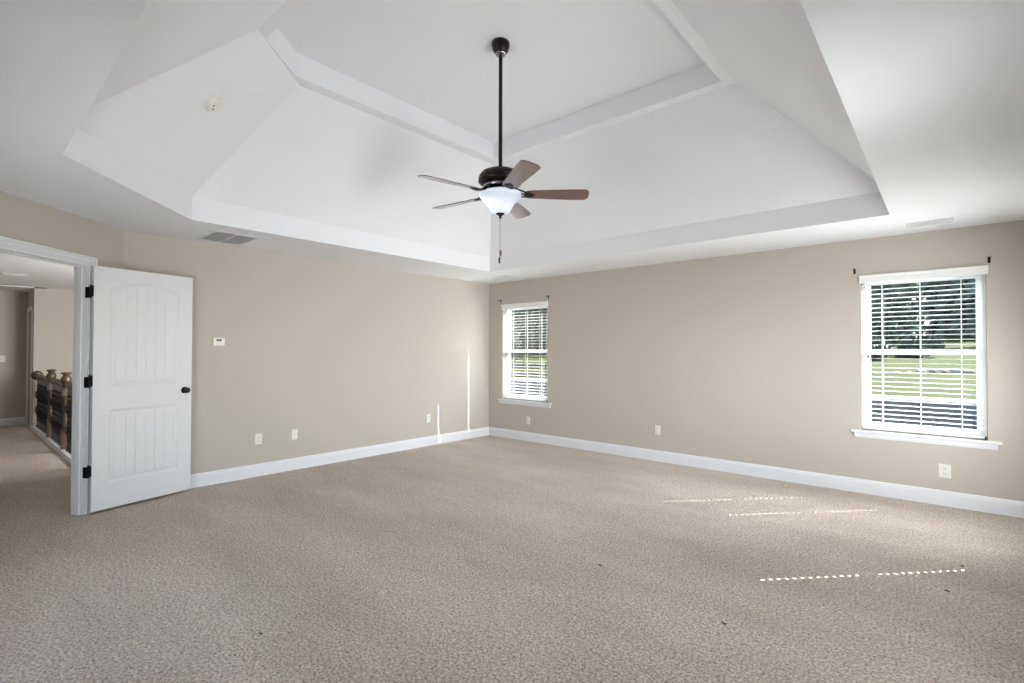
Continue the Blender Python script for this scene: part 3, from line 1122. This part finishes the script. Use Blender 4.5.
def rock(x, y, s, label):
    b = MB()
    r = random.Random(int(x * 1000) + 5)
    bmesh.ops.create_icosphere(b.bm, subdivisions=2, radius=1)
    ph = [r.uniform(0, 6) for _ in range(4)]
    for v in b.bm.verts:
        k = 1 + 0.18 * math.sin(v.co.x * 3 + ph[0]) + 0.15 * math.sin(v.co.y * 4 + ph[1])
        v.co = Vector((v.co.x * k * s * 1.3, v.co.y * k * s, v.co.z * k * s * 0.6))
    o = b.build('garden_rock', M['rock'], smooth=True, loc=(x, y, gz(x, y) + s * 0.2))
    tag(o, label, 'rock', 'pale rocks edging the lawn bed')


rr = random.Random(3)
for k in range(11):
    x = -1.45 + k * 0.19
    y = 13.2 + 0.14 * k + rr.uniform(-0.12, 0.12)
    rock(x, y, rr.uniform(0.045, 0.075), 'pale rocks in the row across the lawn behind the right window')


def tree(name, x, y, trunk_h, cw, chh, m, n, leaf, label, cat, group, seed):
    r = random.Random(seed)
    z0 = gz(x, y) - 0.05
    t = empty(name, (x, y, z0))
    tag(t, label, cat, group)
    b = MB()
    b.tube([(0, 0, 0), (0.04, 0.02, trunk_h * 0.5), (0.0, 0.06, trunk_h + chh * 0.5)], [0.06 + 0.02 * cw, 0.05 + 0.015 * cw, 0.03], 9)
    for k in range(5):
        a = k * 1.3 + r.random()
        b.tube([(0, 0, trunk_h + 0.1 * k), (0.3 * cw * math.cos(a), 0.3 * cw * math.sin(a), trunk_h + chh * 0.35 + 0.1 * k)], [0.035, 0.015], 6)
    b.build('trunk', M['bark'], t, smooth=True)
    f_ = MB()
    lobes = [(r.uniform(-0.55, 0.55) * cw, r.uniform(-0.5, 0.5) * cw, trunk_h + chh * r.uniform(0.12, 0.9), r.uniform(0.35, 0.6)) for _ in range(12)]
    for lx, ly, lz, ls in lobes:
        for _ in range(n // 12):
            u = Vector((r.gauss(0, 1), r.gauss(0, 1), r.gauss(0, 1))).normalized() * (0.55 + 0.45 * r.random())
            p = Vector((lx + u.x * ls * cw, ly + u.y * ls * cw, lz + u.z * ls * chh * 0.5))
            if p.z < 0.02:
                continue
            d = Vector((r.gauss(0, 1), r.gauss(0, 1), r.gauss(0, 1))).normalized()
            e = d.orthogonal().normalized()
            g_ = d.cross(e)
            L = leaf * r.uniform(0.7, 1.3)
            f_.quad(p - e * L, p + g_ * L * 0.45, p + e * L, p - g_ * L * 0.45)
    f_.build('foliage', m, t, normals=False)
    return t


# behind the right window: grey green trees at the top of the lawn, bushes to the right
k = 0
for (x, y, th, cw, ch_, m, lab) in (
        (-5.2, 27.0, 0.5, 1.2, 4.8, 'leaf_dark', 'dark tree at the top of the lawn, left of the right window view'),
        (-2.0, 26.0, 0.5, 1.25, 4.4, 'leaf_grey', 'grey green tree at the top of the lawn, middle of the right window view'),
        (1.5, 24.0, 0.9, 1.1, 3.8, 'leaf_grey', 'grey green tree at the right end of the right window view')):
    tree('yard_tree', x, y, th, cw, ch_, M[m], 4800, 0.17, lab, 'tree', 'trees behind the lawn', 11 + k)
    k += 1


def hedge(x0, x1, y, h, d, m, leaf, n, label, seed):
    """tall clipped-free evergreen hedge: leafy mass over a woody core"""
    r = random.Random(seed)
    t = empty('evergreen_hedge', ((x0 + x1) / 2, y, gz((x0 + x1) / 2, y) - 0.3))
    tag(t, label, 'hedge')
    w = (x1 - x0) / 2
    top = lambda x: h * (1 + 0.10 * math.sin(x * 1.3 + seed) + 0.07 * math.sin(x * 3.1))
    c = MB()
    N = 40
    pts = [(-w + 0.3, 0, 0)] + [(-w + 0.3 + (2 * w - 0.6) * k / N, 0, top(-w + 2 * w * k / N) - 0.35) for k in range(N + 1)] + [(w - 0.3, 0, 0)]
    c.prism([(p[0], -d * 0.28, p[2]) for p in pts], (0, d * 0.56, 0))
    c.build('core', M['bark'], t)
    f_ = MB()
    for _ in range(n):
        x = r.uniform(-w, w)
        q = r.random()
        if r.random() < 0.75:
            p = Vector((x, -d * (0.30 + 0.2 * r.random() + 0.1 * math.sin(x * 2 + q * 9)), q * top(x)))
        else:
            p = Vector((x, r.uniform(-0.5, 0.5) * d, top(x) - 0.4 * r.random()))
        dd = Vector((r.gauss(0, 1), r.gauss(0, 1) - 1.0, r.gauss(0, 1))).normalized()
        e = dd.orthogonal().normalized()
        g_ = dd.cross(e)
        L = leaf * r.uniform(0.7, 1.3)
        f_.quad(p - e * L, p + g_ * L * 0.5, p + e * L, p - g_ * L * 0.5)
    f_.build('foliage', m, t, normals=False)


hedge(-11, 9, 33, 7.0, 2.0, M['leaf_grey'], 0.26, 9000, 'tall grey green evergreen hedge behind the trees of the right window', 3)
hedge(-30, -12.5, 20.5, 5.6, 1.8, M['leaf_dark'], 0.17, 9000, 'tall dark evergreen hedge behind the trees of the left window', 8)
for (x, y, th, cw, ch_, m, lab) in (
        (-1.75, 17.0, 0.05, 0.6, 0.7, 'leaf_dark', 'low dark shrub on the lawn left of the pale rocks'),
        (-0.72, 19.0, 0.05, 0.6, 0.7, 'leaf_dark', 'low dark shrub on the lawn behind the pale rocks')):
    tree('yard_shrub', x, y, th, cw, ch_, M[m], 1800, 0.07, lab, 'shrub', 'shrubs on the lawn', 31 + k)
    k += 1
# behind the left window: dense dark trees close behind the retaining wall
for (x, y, cw, ch_, lab) in ((-12.0, 13.2, 0.8, 2.4, 'dark dense tree behind the left window, nearest the wall corner'),
                             (-9.75, 14.2, 0.8, 2.9, 'dark dense tree in the middle of the left window view'),
                             (-7.6, 13.2, 0.8, 2.6, 'dark dense tree at the right of the left window view'),
                             (-14.8, 16.0, 0.9, 3.2, 'dark dense tree farthest back behind the left window'),
                             (-11.9, 16.8, 0.9, 3.4, 'dark dense tree set back between two nearer trees behind the left window')):
    tree('yard_tree', x, y, 0.1, cw, ch_, M['leaf_dark'], 3600, 0.075, lab, 'tree', 'trees behind the left window', 51 + k)
    k += 1

for x, y, rz, s, lab in ((-0.86, 2.58, 0.4, 0.032, 'dark lint speck on the carpet in front of the right window'),
                         (-2.49, 1.02, 0.8, 0.026, 'dark lint speck on the carpet nearest the doorway side'),
                         (-1.68, 2.76, 0.2, 0.030, 'dark lint speck on the carpet in the middle of the room'),
                         (-0.03, 3.77, 2.4, 0.040, 'dark lint speck on the carpet near the right edge, closer one'),
                         (0.04, 4.27, 2.2, 0.036, 'dark lint speck on the carpet near the right edge, farther one')):
    speck(x, y, rz, s * 0.75, lab)
